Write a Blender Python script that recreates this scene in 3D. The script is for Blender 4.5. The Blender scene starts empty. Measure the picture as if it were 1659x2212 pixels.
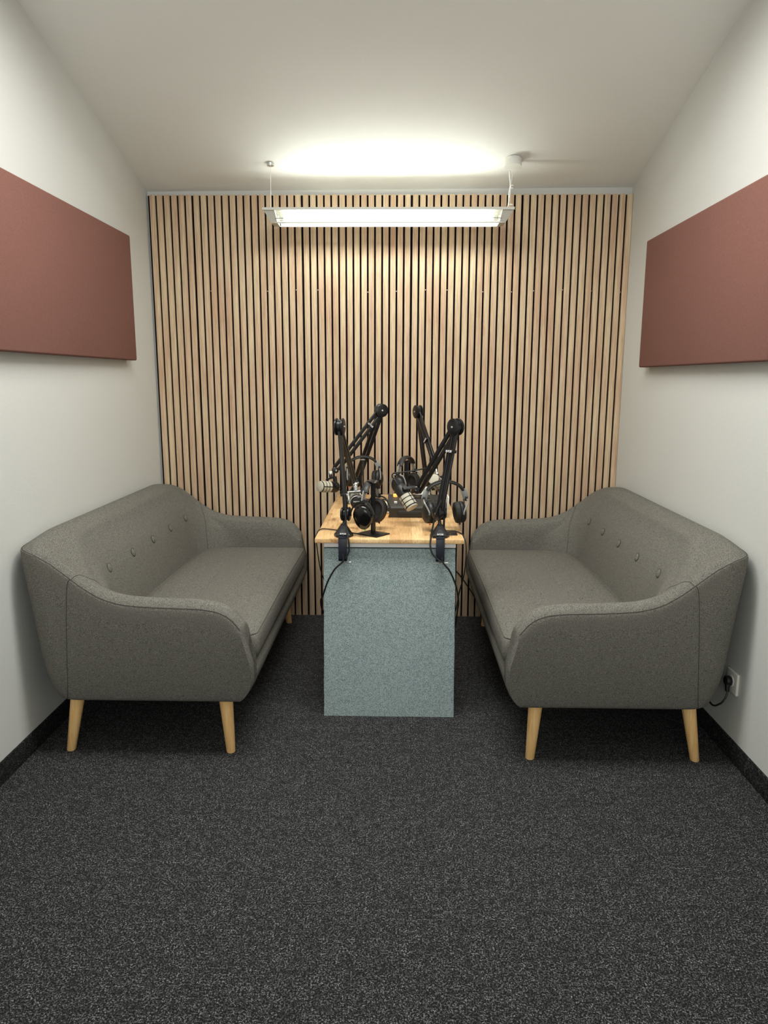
import bpy, bmesh, math, random
from mathutils import Vector, Matrix
random.seed(7)
S = bpy.context.scene
COL = S.collection
V = Vector
pi = math.pi

# ------------------------------------------------------------------ camera
cam_d = bpy.data.cameras.new('camera'); cam = bpy.data.objects.new('camera', cam_d); COL.objects.link(cam)
Fw = V((-0.01944178, 0.98310826, -0.18198947)); Rt = V((0.999791, 0.02026771, 0.00267951)); Up = V((-0.00632275, 0.18189934, 0.98329683))
M = Matrix((Rt, Up, -Fw)).transposed().to_4x4(); M.translation = V((0, 0, 1.37))
cam.matrix_world = M
cam_d.sensor_fit = 'HORIZONTAL'; cam_d.sensor_width = 36.0; cam_d.lens = 1550.7 / 1659 * 36
cam_d.clip_start = 0.05
S.camera = cam

# ------------------------------------------------------------------ world, lights, exposure
W = bpy.data.worlds.new('world'); S.world = W; W.use_nodes = True
W.node_tree.nodes['Background'].inputs[0].default_value = (0.9, 0.95, 1.0, 1)
W.node_tree.nodes['Background'].inputs[1].default_value = 0.05
S.view_settings.view_transform = 'Standard'; S.view_settings.look = 'None'
S.view_settings.gamma = 1; S.view_settings.use_curve_mapping = False
S.view_settings.exposure = 0.14
TUBE = 40.0          # emission of the fluorescent tube
AREA = 35.0          # fill light added behind the camera, no known fixture there
a = bpy.data.lights.new('rear_fill', 'AREA'); a.shape = 'RECTANGLE'; a.size = 2.0; a.size_y = 1.6; a.energy = AREA; a.color = (1.0, 1.0, 0.97)
ao = bpy.data.objects.new('rear_fill', a); COL.objects.link(ao); ao.location = (-.06, -1.45, 1.75); ao.rotation_euler = (math.radians(101), 0, 0)
a2 = bpy.data.lights.new('overhead_fill', 'AREA'); a2.shape = 'RECTANGLE'; a2.size = 1.5; a2.size_y = 0.5; a2.energy = 44.0; a2.spread = math.radians(164); a2.color = (1.0, 1.0, 0.96)
ao2 = bpy.data.objects.new('overhead_fill', a2); COL.objects.link(ao2); ao2.location = (-.06, 2.2, 2.78)  # overhead fill added out of frame, stands in for unseen room lighting

# ------------------------------------------------------------------ materials
def srgb(r, g, b):
    f = lambda c: (c / 255 / 12.92) if c / 255 <= 0.04045 else ((c / 255 + 0.055) / 1.055) ** 2.4
    return (f(r), f(g), f(b), 1)
def mat(name, col, rough=0.5, metal=0.0, spec=0.5, emit=None, es=0):
    m = bpy.data.materials.new(name); m.use_nodes = True
    b = m.node_tree.nodes['Principled BSDF']
    b.inputs['Base Color'].default_value = col; b.inputs['Roughness'].default_value = rough
    b.inputs['Metallic'].default_value = metal; b.inputs['Specular IOR Level'].default_value = spec
    if emit: b.inputs['Emission Color'].default_value = emit; b.inputs['Emission Strength'].default_value = es
    return m
def nt(m): return m.node_tree.nodes, m.node_tree.links, m.node_tree.nodes['Principled BSDF']
def coords(m, kind='Object', scale=(1, 1, 1), rot=(0, 0, 0), loc=(0, 0, 0)):
    n, l, b = nt(m); tc = n.new('ShaderNodeTexCoord'); mp = n.new('ShaderNodeMapping')
    mp.inputs['Scale'].default_value = scale; mp.inputs['Rotation'].default_value = rot; mp.inputs['Location'].default_value = loc
    l.new(tc.outputs[kind], mp.inputs[0]); return mp.outputs[0]
def noise(m, vec, scale, detail=2, rough=0.5):
    n, l, b = nt(m); t = n.new('ShaderNodeTexNoise'); t.inputs['Scale'].default_value = scale
    t.inputs['Detail'].default_value = detail; t.inputs['Roughness'].default_value = rough
    l.new(vec, t.inputs['Vector']); return t.outputs['Fac']
def ramp(m, fac, stops, interp='LINEAR'):
    n, l, b = nt(m); r = n.new('ShaderNodeValToRGB'); r.color_ramp.interpolation = interp
    e = r.color_ramp.elements
    while len(e) < len(stops): e.new(0.5)
    for i, (p, c) in enumerate(stops): e[i].position = p; e[i].color = c
    l.new(fac, r.inputs[0]); return r.outputs[0]
def mixc(m, fac, a_, b_, mode='MIX'):
    n, l, b = nt(m); x = n.new('ShaderNodeMix'); x.data_type = 'RGBA'; x.blend_type = mode
    for s, k in ((fac, 0), (a_, 6), (b_, 7)):
        if isinstance(s, (int, float)): x.inputs[k].default_value = s
        elif isinstance(s, tuple): x.inputs[k].default_value = s
        else: l.new(s, x.inputs[k])
    return x.outputs[2]
def bump(m, h, strength=0.2, dist=0.01):
    n, l, b = nt(m); x = n.new('ShaderNodeBump'); x.inputs['Strength'].default_value = strength; x.inputs['Distance'].default_value = dist
    l.new(h, x.inputs['Height']); l.new(x.outputs[0], b.inputs['Normal'])
def setcol(m, out): n, l, b = nt(m); l.new(out, b.inputs['Base Color'])

def wall_mat(name, c):
    m = mat(name, c, 0.75, spec=0.25); v = coords(m)
    bump(m, noise(m, v, 110, 3, 0.6), 0.10, 0.004)
    c2 = (c[0] * 0.965, c[1] * 0.965, c[2] * 0.955, 1)
    setcol(m, mixc(m, noise(m, v, 2.2, 3), c, c2)); return m
M_WALL = wall_mat('white_wall_paint', srgb(211, 212, 208))
M_CEIL = wall_mat('white_ceiling_paint', srgb(240, 240, 236))

def carpet_mat(name='speckled_carpet', light=(215, 215, 216), dark=(28, 28, 29)):
    m = mat(name, srgb(*dark), 0.95, spec=0.1); v = coords(m)
    n1 = noise(m, v, 210, 2, 0.75); n2 = noise(m, v, 430, 2, 0.7); n3 = noise(m, v, 16, 4, 0.7); n4 = noise(m, v, 60, 2, 0.6)
    sp = ramp(m, n1, [(0.46, (0, 0, 0, 1)), (0.66, (1, 1, 1, 1))])
    sp2 = ramp(m, n2, [(0.42, (0.0, 0, 0, 1)), (0.66, (1, 1, 1, 1))])
    s = mixc(m, 1.0, sp, sp2, 'MULTIPLY')
    lo = ramp(m, n3, [(0.35, (0.6, 0.6, 0.6, 1)), (0.65, (1, 1, 1, 1))])
    l4 = ramp(m, n4, [(0.38, (0.35, 0.35, 0.35, 1)), (0.6, (1, 1, 1, 1))])
    s = mixc(m, 1.0, mixc(m, 1.0, s, lo, 'MULTIPLY'), l4, 'MULTIPLY')
    setcol(m, mixc(m, s, srgb(*dark), srgb(*light))); bump(m, n2, 0.5, 0.004); return m
M_CARPET = carpet_mat()
M_EDGE = carpet_mat('carpet_edge_strip', (150, 150, 150), (25, 25, 26))

def slat_mat():
    m = mat('light_oak_slat', srgb(190, 160, 125), 0.55, spec=0.35)
    v = coords(m, scale=(1, 1, 0.02))
    g = noise(m, v, 420, 4, 0.6); g2 = noise(m, coords(m, scale=(1, 1, 0.12)), 26, 2, 0.5)
    c = ramp(m, g, [(0.32, srgb(184, 165, 142)), (0.5, srgb(212, 194, 171)), (0.68, srgb(230, 214, 192))])
    t = ramp(m, g2, [(0.3, srgb(236, 214, 200)), (0.7, srgb(255, 250, 235))])
    setcol(m, mixc(m, 1.0, c, t, 'MULTIPLY')); return m
M_SLAT = slat_mat()
M_FELT = mat('black_felt', srgb(22, 18, 22), 0.95, spec=0.05)

def fabric(name, dark, light, s1=260, stretch=(1, 1, 1), bs=0.35):
    m = mat(name, light, 0.95, spec=0.08); v = coords(m, scale=stretch)
    n1 = noise(m, v, s1, 3, 0.7); n2 = noise(m, v, s1 * 0.22, 3, 0.6)
    f = mixc(m, 0.1, n1, n2)
    setcol(m, ramp(m, f, [(0.36, dark), (0.64, light)])); bump(m, n1, bs, 0.002)
    return m
M_SOFA = fabric('grey_sofa_weave', srgb(64, 63, 61), srgb(141, 138, 129), 330, (1, 1, 2.2))
M_SEAM = mat('dark_seam_thread', srgb(74, 73, 69), 0.95, spec=0.05)
M_TEAL = fabric('teal_grey_felt', srgb(96, 116, 120), srgb(194, 209, 208), 330)
M_RED = fabric('brick_red_fabric', srgb(116, 83, 75), srgb(131, 93, 84), 300, bs=0.15)

def legwood():
    m = mat('pale_beech', srgb(205, 160, 100), 0.45); v = coords(m, scale=(1, 1, 0.08))
    setcol(m, ramp(m, noise(m, v, 120, 3), [(0.3, srgb(240, 188, 118)), (0.7, srgb(252, 212, 150))])); return m
M_BEECH = legwood()
def topwood():
    m = mat('butcher_block', srgb(214, 170, 112), 0.4); n, l, b = nt(m)
    v = coords(m, scale=(1, 1, 1), rot=(0, 0, pi / 2))
    br = n.new('ShaderNodeTexBrick'); br.inputs['Scale'].default_value = 1.0
    br.inputs['Mortar Size'].default_value = 0.0; br.inputs['Brick Width'].default_value = 0.22; br.inputs['Row Height'].default_value = 0.045
    br.inputs['Color1'].default_value = srgb(208, 166, 114); br.inputs['Color2'].default_value = srgb(244, 210, 158)
    l.new(v, br.inputs['Vector'])
    g = ramp(m, noise(m, coords(m, scale=(1, 0.06, 1)), 160, 4, 0.6), [(0.3, srgb(222, 208, 188)), (0.6, (1, 1, 1, 1))])
    k = ramp(m, noise(m, coords(m, scale=(1, 0.35, 1), loc=(3, 1, 0)), 14, 4, 0.6), [(0.28, srgb(170, 130, 90)), (0.38, (1, 1, 1, 1))])
    c = mixc(m, 1.0, br.outputs['Color'], g, 'MULTIPLY'); setcol(m, mixc(m, 0.8, c, k, 'MULTIPLY')); return m
M_TOP = topwood()
M_WHITE = mat('white_plastic', srgb(226, 226, 218), 0.4)
M_WMETAL = mat('white_metal', srgb(240, 238, 236), 0.4)
M_LAMP = mat('lamp_white_enamel', srgb(196, 194, 184), 0.4)
M_REFL = mat('lamp_reflector', srgb(238, 240, 226), 0.35)
M_BLOCKER = mat('part_clear_blocker', srgb(238, 240, 226), 0.4); M_BLOCKER.node_tree.nodes['Principled BSDF'].inputs['Alpha'].default_value = 0.6  # part-transparent so the added lamp strip softens the glow on the ceiling
M_BLACK = mat('black_satin_metal', srgb(17, 17, 19), 0.32, spec=0.5)
M_BPLAS = mat('black_plastic', srgb(25, 25, 26), 0.45)
M_GLOSS = mat('glossy_black', srgb(14, 13, 14), 0.18)
M_RUB = mat('black_cable_rubber', srgb(16, 16, 18), 0.5)
M_PAD = mat('black_leatherette', srgb(34, 33, 32), 0.6)
M_GREY = mat('grey_metal', srgb(150, 152, 150), 0.4, metal=0.4)
M_MIX = mat('charcoal_mixer_plastic', srgb(46, 46, 44), 0.5)
M_SILV = mat('silver_steel', srgb(225, 225, 220), 0.25, metal=0.9)
M_GRILLE = fabric('pale_grille_mesh', srgb(176, 171, 154), srgb(206, 201, 183), 500, bs=0.2)
M_LET = mat('white_lettering', srgb(225, 225, 225), 0.5)
M_REDM = mat('red_mark', srgb(190, 70, 60), 0.5)
M_ORANGE = mat('orange_ring', srgb(235, 130, 70), 0.5)
M_GREEN = mat('green_mark', srgb(150, 220, 120), 0.5)
M_AMBER = mat('amber_knob_light', srgb(240, 180, 80), 0.4, emit=srgb(255, 180, 90), es=1.0)
M_PAPER = mat('white_paper', srgb(232, 232, 226), 0.7)
M_CREAM = mat('cream_plastic', srgb(240, 226, 190), 0.6)
M_PINK = mat('pink_plastic', srgb(214, 130, 130), 0.6)
M_NAVY = mat('black_clamp_paint', srgb(30, 33, 45), 0.35)
M_TUBE = mat('glowing_tube', (1, 1, 1, 1), 0.5, emit=(0.97, 1.0, 0.93, 1), es=TUBE)

# ------------------------------------------------------------------ mesh helpers
class MB:
    def __init__(s): s.v = []; s.f = []; s.m = []; s.sm = []
    def add(s, vs, fs, mi=0, smooth=False):
        o = len(s.v); s.v += [V(p) for p in vs]
        for f in fs: s.f.append([i + o for i in f]); s.m.append(mi); s.sm.append(smooth)
        return s
    def box(s, c, d, R=None, mi=0, bev=0.0):
        bm = bmesh.new(); bmesh.ops.create_cube(bm, size=1)
        for v in bm.verts: v.co = V((v.co.x * d[0], v.co.y * d[1], v.co.z * d[2]))
        if bev > 0: bmesh.ops.bevel(bm, geom=list(bm.edges), offset=bev, segments=3, profile=0.5, affect='EDGES')
        X = (R.to_4x4() if R is not None else Matrix.Identity(4))
        bm.verts.index_update()
        s.add([X @ v.co + V(c) for v in bm.verts], [[v.index for v in f.verts] for f in bm.faces], mi, bev > 0)
        bm.free(); return s
    def beam(s, a, b, w, h, up=V((0, 0, 1)), mi=0, bev=0.0):
        a = V(a); b = V(b); d = (b - a); L = d.length; z = d.normalized(); x = up.cross(z)
        if x.length < 1e-4: x = V((1, 0, 0)).cross(z)
        x.normalize(); y = z.cross(x); R = Matrix((x, y, z)).transposed()
        return s.box((a + b) / 2, (w, h, L), R, mi, bev)
    def lathe(s, c, prof, axis=V((0, 0, 1)), n=24, mi=0, smooth=True, sx=1.0):
        z = V(axis).normalized(); x = z.orthogonal().normalized() if abs(z.z) > 0.99 or True else None
        t = V((0, 0, 1)) if abs(z.z) < 0.95 else V((0, 1, 0))
        x = t.cross(z).normalized(); y = z.cross(x)
        vs = []; fs = []
        for r, h in prof:
            for i in range(n):
                a_ = 2 * pi * i / n
                vs.append(V(c) + x * (r * math.cos(a_) * sx) + y * (r * math.sin(a_)) + z * h)
        for k in range(len(prof) - 1):
            for i in range(n):
                j = (i + 1) % n; fs.append([k * n + i, k * n + j, (k + 1) * n + j, (k + 1) * n + i])
        fs.append(list(range(n))[::-1]); fs.append([(len(prof) - 1) * n + i for i in range(n)])
        return s.add(vs, fs, mi, smooth)
    def cyl(s, a, b, r, r2=None, n=20, mi=0):
        a = V(a); b = V(b); r2 = r if r2 is None else r2; L = (b - a).length; e = min(0.12 * min(r, r2), L * .2)
        return s.lathe(a, [(r * .9, 0), (r, e), (r2, L - e), (r2 * .9, L)], b - a, n, mi)
    def tube(s, pts, r, n=10, mi=0, closed=False, ry=None, up=None):
        pts = [V(p) for p in pts]; N = len(pts); vs = []; fs = []; ry = ry or r; prev = None
        for i, p in enumerate(pts):
            if closed: d = pts[(i + 1) % N] - pts[i - 1]
            else: d = pts[min(i + 1, N - 1)] - pts[max(i - 1, 0)]
            d.normalize()
            if up is not None: x = V(up)
            elif prev is None: x = d.orthogonal()
            else: x = prev
            x = (x - d * x.dot(d))
            if x.length < 1e-6: x = d.orthogonal()
            x.normalize(); prev = x; y = d.cross(x)
            for k in range(n):
                a_ = 2 * pi * k / n; vs.append(p + x * (r * math.cos(a_)) + y * (ry * math.sin(a_)))
        for i in range(N if closed else N - 1):
            for k in range(n):
                l = (k + 1) % n; j = (i + 1) % N; fs.append([i * n + k, i * n + l, j * n + l, j * n + k])
        if not closed: fs.append(list(range(n))[::-1]); fs.append([(N - 1) * n + k for k in range(n)])
        return s.add(vs, fs, mi, True)
    def prism(s, poly, d, mi=0, smooth=False):   # poly: 3D points, extruded by vector d
        n = len(poly); d = V(d); vs = [V(p) for p in poly] + [V(p) + d for p in poly]
        fs = [list(range(n))[::-1], [n + i for i in range(n)]] + [[i, (i + 1) % n, n + (i + 1) % n, n + i] for i in range(n)]
        return s.add(vs, fs, mi, smooth)
    def mesh(s, name, mats, inv=None):
        me = bpy.data.meshes.new(name)
        me.from_pydata([tuple((inv @ v) if inv is not None else v) for v in s.v], [], s.f)
        for m in mats: me.materials.append(m)
        me.polygons.foreach_set('material_index', s.m); me.polygons.foreach_set('use_smooth', s.sm)
        bm = bmesh.new(); bm.from_mesh(me); bmesh.ops.recalc_face_normals(bm, faces=bm.faces); bm.to_mesh(me); bm.free()
        if any(s.sm) and hasattr(me, 'set_sharp_from_angle'): me.set_sharp_from_angle(angle=math.radians(42))
        me.update(); return me
ROOTS = {}
def thing(name, label, cat, loc=(0, 0, 0), rz=0, group=None):
    o = bpy.data.objects.new(name, None); COL.objects.link(o); o.location = loc; o.rotation_euler = (0, 0, rz)
    o.empty_display_size = 0.05
    o['label'] = label; o['category'] = cat
    if group: o['group'] = group
    return o
def rootinv(o):
    while o.parent: o = o.parent
    return (Matrix.Translation(o.location) @ o.rotation_euler.to_matrix().to_4x4()).inverted()
def part(name, mb, mats, parent, label=None, world=True):
    if not isinstance(mats, (list, tuple)): mats = [mats]
    o = bpy.data.objects.new(name, mb.mesh(name, mats, rootinv(parent) if world else None)); COL.objects.link(o); o.parent = parent
    if label: o['label'] = label
    return o
def single(name, mb, mats, label, cat, loc=None, group=None):
    if not isinstance(mats, (list, tuple)): mats = [mats]
    loc = V(loc) if loc else V((0, 0, 0))
    o = bpy.data.objects.new(name, mb.mesh(name, mats, Matrix.Translation(-loc))); COL.objects.link(o); o.location = loc
    o['label'] = label; o['category'] = cat
    if group: o['group'] = group
    return o
def struct(name, mb, mats, parent=None):
    if not isinstance(mats, (list, tuple)): mats = [mats]
    o = bpy.data.objects.new(name, mb.mesh(name, mats)); COL.objects.link(o)
    o['kind'] = 'structure'; return o
def lettering(txt, size, pos, xdir, ydir, parent, m=None, name='lettering', depth=0.0003):
    c = bpy.data.curves.new('t', 'FONT'); c.body = txt; c.size = size; c.extrude = depth; c.align_x = 'CENTER'; c.align_y = 'CENTER'; c.offset = size * 0.02
    t = bpy.data.objects.new('t', c); COL.objects.link(t); bpy.context.view_layer.update()
    me = bpy.data.meshes.new_from_object(t.evaluated_get(bpy.context.evaluated_depsgraph_get())); bpy.data.objects.remove(t)
    x = V(xdir).normalized(); z = x.cross(V(ydir)).normalized(); y = z.cross(x)
    X = Matrix((x, y, z)).transposed().to_4x4(); X.translation = V(pos)
    me.transform(rootinv(parent) @ X); me.materials.clear(); me.materials.append(m or M_LET)
    o = bpy.data.objects.new(name, me); COL.objects.link(o); o.parent = parent; return o
def catmull(P, k=6, closed=False):
    P = [V(p) for p in P]; n = len(P); out = []
    rng = range(n) if closed else range(n - 1)
    for i in rng:
        p1 = P[i]; p2 = P[(i + 1) % n]
        p0 = P[i - 1] if (closed or i > 0) else p1 * 2 - p2
        p3 = P[(i + 2) % n] if (closed or i + 2 < n) else p2 * 2 - p1
        for j in range(k):
            t = j / k; out.append(0.5 * ((2 * p1) + (p2 - p0) * t + (2 * p0 - 5 * p1 + 4 * p2 - p3) * t * t + (3 * p1 - p0 - 3 * p2 + p3) * t ** 3))
    if not closed: out.append(P[-1])
    return out

# ------------------------------------------------------------------ room
XL, XR, D, YB = -1.356, 1.2294, 4.0705, -1.6
ZC, SL = 2.354, 0.2587
zc = lambda y: ZC + SL * (D - y)
T = 0.12
struct('floor', MB().box(((XL + XR) / 2, (YB + D) / 2, -T / 2), (XR - XL + 2 * T, D - YB + 2 * T, T)), M_CARPET)
struct('wall_back', MB().box(((XL + XR) / 2, D + T / 2, 1.35), (XR - XL, T, 2.7)), M_WALL)
struct('wall_left', MB().box((XL - T / 2, (YB + D) / 2, 1.95), (T, D - YB + 2 * T, 3.9)), M_WALL)
struct('wall_right', MB().box((XR + T / 2, (YB + D) / 2, 1.95), (T, D - YB + 2 * T, 3.9)), M_WALL)
struct('wall_rear', MB().box(((XL + XR) / 2, YB - T / 2, 1.95), (XR - XL, T, 3.9)), M_WALL)
cl = MB()
ys = (YB - T, D + T)
vs = []
for k in (0, T):
    for y in ys:
        vs += [(XL - T, y, zc(y) + k + 0.000), (XR + T, y, zc(y) + k + 0.018)]
cl.add(vs, [[0, 1, 3, 2], [4, 6, 7, 5], [0, 4, 5, 1], [2, 3, 7, 6], [0, 2, 6, 4], [1, 5, 7, 3]])
struct('ceiling', cl, M_CEIL)
for nm, x, s in (('baseboard_left', XL, 1), ('baseboard_right', XR, -1)):
    b = MB().box((x + s * 0.004, (YB + D) / 2 - .02, 0.039), (0.008, D - YB - .05, 0.078), bev=0.002)
    o = struct(nm, b, M_EDGE)

# slat cladding on the back wall
PITCH, SW, SD = 0.03888, 0.0288, 0.016
ZT = 2.333
xs0 = -1.3375; SEAM = 0.0024
starts = [0, 6, 21, 36, 51, 66]
names = ['narrow strip of oak slats on black felt, against the left wall',
         'oak slat wall panel second from the left wall, left end of lamp in front',
         'oak slat wall panel in the middle, behind the left half of the desk',
         'oak slat wall panel right of the middle, behind the right headphones and microphone arms',
         'oak slat wall panel against the right wall, behind the right sofa']
screw_px = {2: 4, 4: 2}
screws = [-1.037, -.729, -.577, -.458, -.187, -.031, .125, .243, .44, .60, .718, .875, 1.035, 1.205]
for k in range(5):
    i0, i1 = starts[k], starts[k + 1]
    xa = xs0 + i0 * PITCH + k * SEAM - (0.0125 if k == 0 else SEAM + .0085); xb = xs0 + (i1 - 1) * PITCH + k * SEAM + SW + (0.0 if k < 4 else 0.0)
    xb = min(xb, XR - .001)
    r = thing('slat_wall_panel', names[k], 'wall panel', ((xa + xb) / 2, D, 0), group=None)
    part('felt_backing', MB().box(((xa + xb) / 2, D - .0045, ZT / 2), (xb - xa, .009, ZT - .002)), M_FELT, r)
    sl = MB()
    for i in range(i0, i1):
        x0 = xs0 + i * PITCH + k * SEAM; x1 = min(x0 + SW, XR - .0015)
        sl.box(((x0 + x1) / 2, D - .009 - SD / 2, ZT / 2), (x1 - x0, SD, ZT), bev=0.0012)
    part('oak_slats', sl, M_SLAT, r)
    for sx in screws:
        # nearest gap centre belonging to this panel
        for i in range(i0, i1):
            g = xs0 + i * PITCH + k * SEAM + SW + 0.005
            if abs(g - sx) < PITCH / 2 and g < XR - .01:
                part('screw', MB().lathe((g, D - .0105, 1.842 + .006 * math.sin(sx * 9)), [(.0032, -.002), (.0032, .0005), (.002, .0016)], V((0, -1, 0)), 10), M_SILV, r)

# red fabric panels on the side walls
def red_panel(x0, x1, y0, y1, z0, z1, label, back):
    r = thing('acoustic_panel', label, 'acoustic panel', ((x0 + x1) / 2, (y0 + y1) / 2, z0))
    b = MB().box(((x0 + x1) / 2, (y0 + y1) / 2, (z0 + z1) / 2), (abs(x1 - x0), y1 - y0, z1 - z0), bev=0.007)
    part('fabric_cover', b, M_RED, r)
    xb = back
    part('mounting_frame', MB().box((xb, (y0 + y1) / 2, (z0 + z1) / 2), (0.012, y1 - y0 - .08, z1 - z0 - .08)), M_WHITE, r)
red_panel(XL + .012, XL + .05, 2.38, 3.636, 1.458, 2.05, 'brick red fabric acoustic panel on the left wall above the left sofa', XL + .006)
red_panel(XR - .05, XR - .012, 2.38, 3.630, 1.430, 2.022, 'brick red fabric acoustic panel on the right wall above the right sofa', XR - .006)

# ------------------------------------------------------------------ sofas
def interp(xs, ys, x):
    if x <= xs[0]: return ys[0]
    for i in range(len(xs) - 1):
        if x <= xs[i + 1]:
            n = len(xs); h = xs[i + 1] - xs[i]; t = (x - xs[i]) / h
            sl = lambda j: (ys[j + 1] - ys[j]) / (xs[j + 1] - xs[j])
            def m(j):
                if j == 0: return sl(0)
                if j == n - 1: return sl(n - 2)
                a_, b_ = sl(j - 1), sl(j)
                return 0 if a_ * b_ <= 0 else 2 * a_ * b_ / (a_ + b_)
            return (2 * t**3 - 3 * t**2 + 1) * ys[i] + (t**3 - 2 * t**2 + t) * h * m(i) + (-2 * t**3 + 3 * t**2) * ys[i + 1] + (t**3 - t**2) * h * m(i + 1)
    return ys[-1]
sst = lambda a_, b_, x: (lambda t: t * t * (3 - 2 * t))(max(0, min(1, (x - a_) / (b_ - a_))))
HX = [0.0, 0.06, .12, .18, .25, .32, .40, .52, .63, .70, .745, .772, .79]
HY = [.806, .799, .773, .729, .674, .635, .616, .609, .606, .598, .580, .556, .530]
def hfield(x, y):
    w = sst(.54, .74, abs(y)); return .821 * (1 - w) + interp(HX, HY, x) * w
#        xb   yh    r    z     k
LEV = [(.160, .715, .08, .214, 0), (.092, .750, .085, .212, 0), (.070, .768, .09, .240, 0), (.045, .787, .095, .345, 0),
       (.024, .799, .095, .4675, .5), (.003, .803, .095, .568, 1), (.010, .797, .10, .598, 1), (.042, .776, .12, .616, 1), (.084, .752, .145, .616, 1),
       (.130, .722, .17, .598, 1), (.155, .708, .19, .560, 1), (.222, .702, .20, .522, .62), (.275, .70, .20, .44, 0), (.29, .695, .20, .34, 0), (.29, .69, .2, .25, 0)]
FZ = [.212, .235, .30, .36, .42, .50, .60]; FX = [.768, .792, .820, .820, .808, .792, .788]
def make_shell():
    L4 = catmull([V((l[0], l[1], l[2])) for l in LEV], 4, True); LZ = catmull([V((l[3], l[4], 0)) for l in LEV], 4, True)
    nA, nC, nB = 26, 14, 40
    rings = []   # per station list of points
    NL = len(L4)
    def lev_path(i):
        xb, yh, r = L4[i]; z0, k = LZ[i].x, LZ[i].y
        zf = z0 + k * (.530 - .62); xf = interp(FZ, FX, zf)
        pts = []
        def P(x, y): return V((x, y, z0 + k * (hfield(x, y) - .62)))
        for j in range(nA):
            s = (j / nA) ** 1.25; pts.append(P(xf + (xb + r - xf) * s, yh))
        for j in range(nC):
            a_ = pi / 2 * j / nC; pts.append(P(xb + r - r * math.sin(a_), yh - r + r * math.cos(a_)))
        for j in range(nB + 1): pts.append(P(xb, (yh - r) * (1 - 2 * j / nB)))
        for j in range(1, nC + 1):
            a_ = pi / 2 * (1 - j / nC); pts.append(P(xb + r - r * math.sin(a_), -(yh - r + r * math.cos(a_))))
        for j in range(1, nA + 1):
            s = (1 - j / nA) ** 1.25; pts.append(P(xf + (xb + r - xf) * s, -yh))
        return pts
    paths = [lev_path(i) for i in range(NL)]
    NS = len(paths[0])
    st = [[paths[i][j] for i in range(NL)] for j in range(NS)]
    def cap(ring):
        c = sum(ring, V()) / len(ring)
        return [[p.lerp(V((p.x, c.y, p.z)), .16).lerp(c, .05) + V((.008, 0, 0)) for p in ring],
                [p.lerp(V((p.x, c.y, p.z)), .45).lerp(c, .12) + V((.012, 0, 0)) for p in ring]]
    a_, b_ = cap(st[0]); c_, d_ = cap(st[-1])
    allr = [b_, a_] + st + [c_, d_]
    mb = MB(); vs = [p for r in allr for p in r]; fs = []
    for j in range(len(allr) - 1):
        for i in range(NL):
            k = (i + 1) % NL; fs.append([j * NL + i, j * NL + k, (j + 1) * NL + k, (j + 1) * NL + i])
    fs.append(list(range(NL))); fs.append([(len(allr) - 1) * NL + i for i in range(NL)][::-1])
    mb.add(vs, fs, 0, True)
    return mb, st, paths
def outline(x0, x1, yh, r0, r1, inset, n=10):
    # rounded rectangle; r0 radius at the back (x0), r1 at the front (x1)
    pts = []
    x0 += inset; x1 -= inset; yh -= inset; r0 = max(r0 - inset, .01); r1 = max(r1 - inset * .6, .006)
    for cx, cy, r, a0 in ((x1 - r1, yh - r1, r1, 0), (x0 + r0, yh - r0, r0, pi / 2), (x0 + r0, -yh + r0, r0, pi), (x1 - r1, -yh + r1, r1, 3 * pi / 2)):
        for j in range(n + 1):
            a_ = a0 + pi / 2 * j / n; pts.append((cx + r * math.cos(a_), cy + r * math.sin(a_)))
    # densify the straight runs
    out = []; N = len(pts)
    for i in range(N):
        out.append(pts[i]); q = pts[(i + 1) % N]; d = math.hypot(q[0] - pts[i][0], q[1] - pts[i][1])
        if (i % (n + 1)) == n:
            for j in range(1, 8): out.append((pts[i][0] + (q[0] - pts[i][0]) * j / 8, pts[i][1] + (q[1] - pts[i][1]) * j / 8))
    return out
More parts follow.
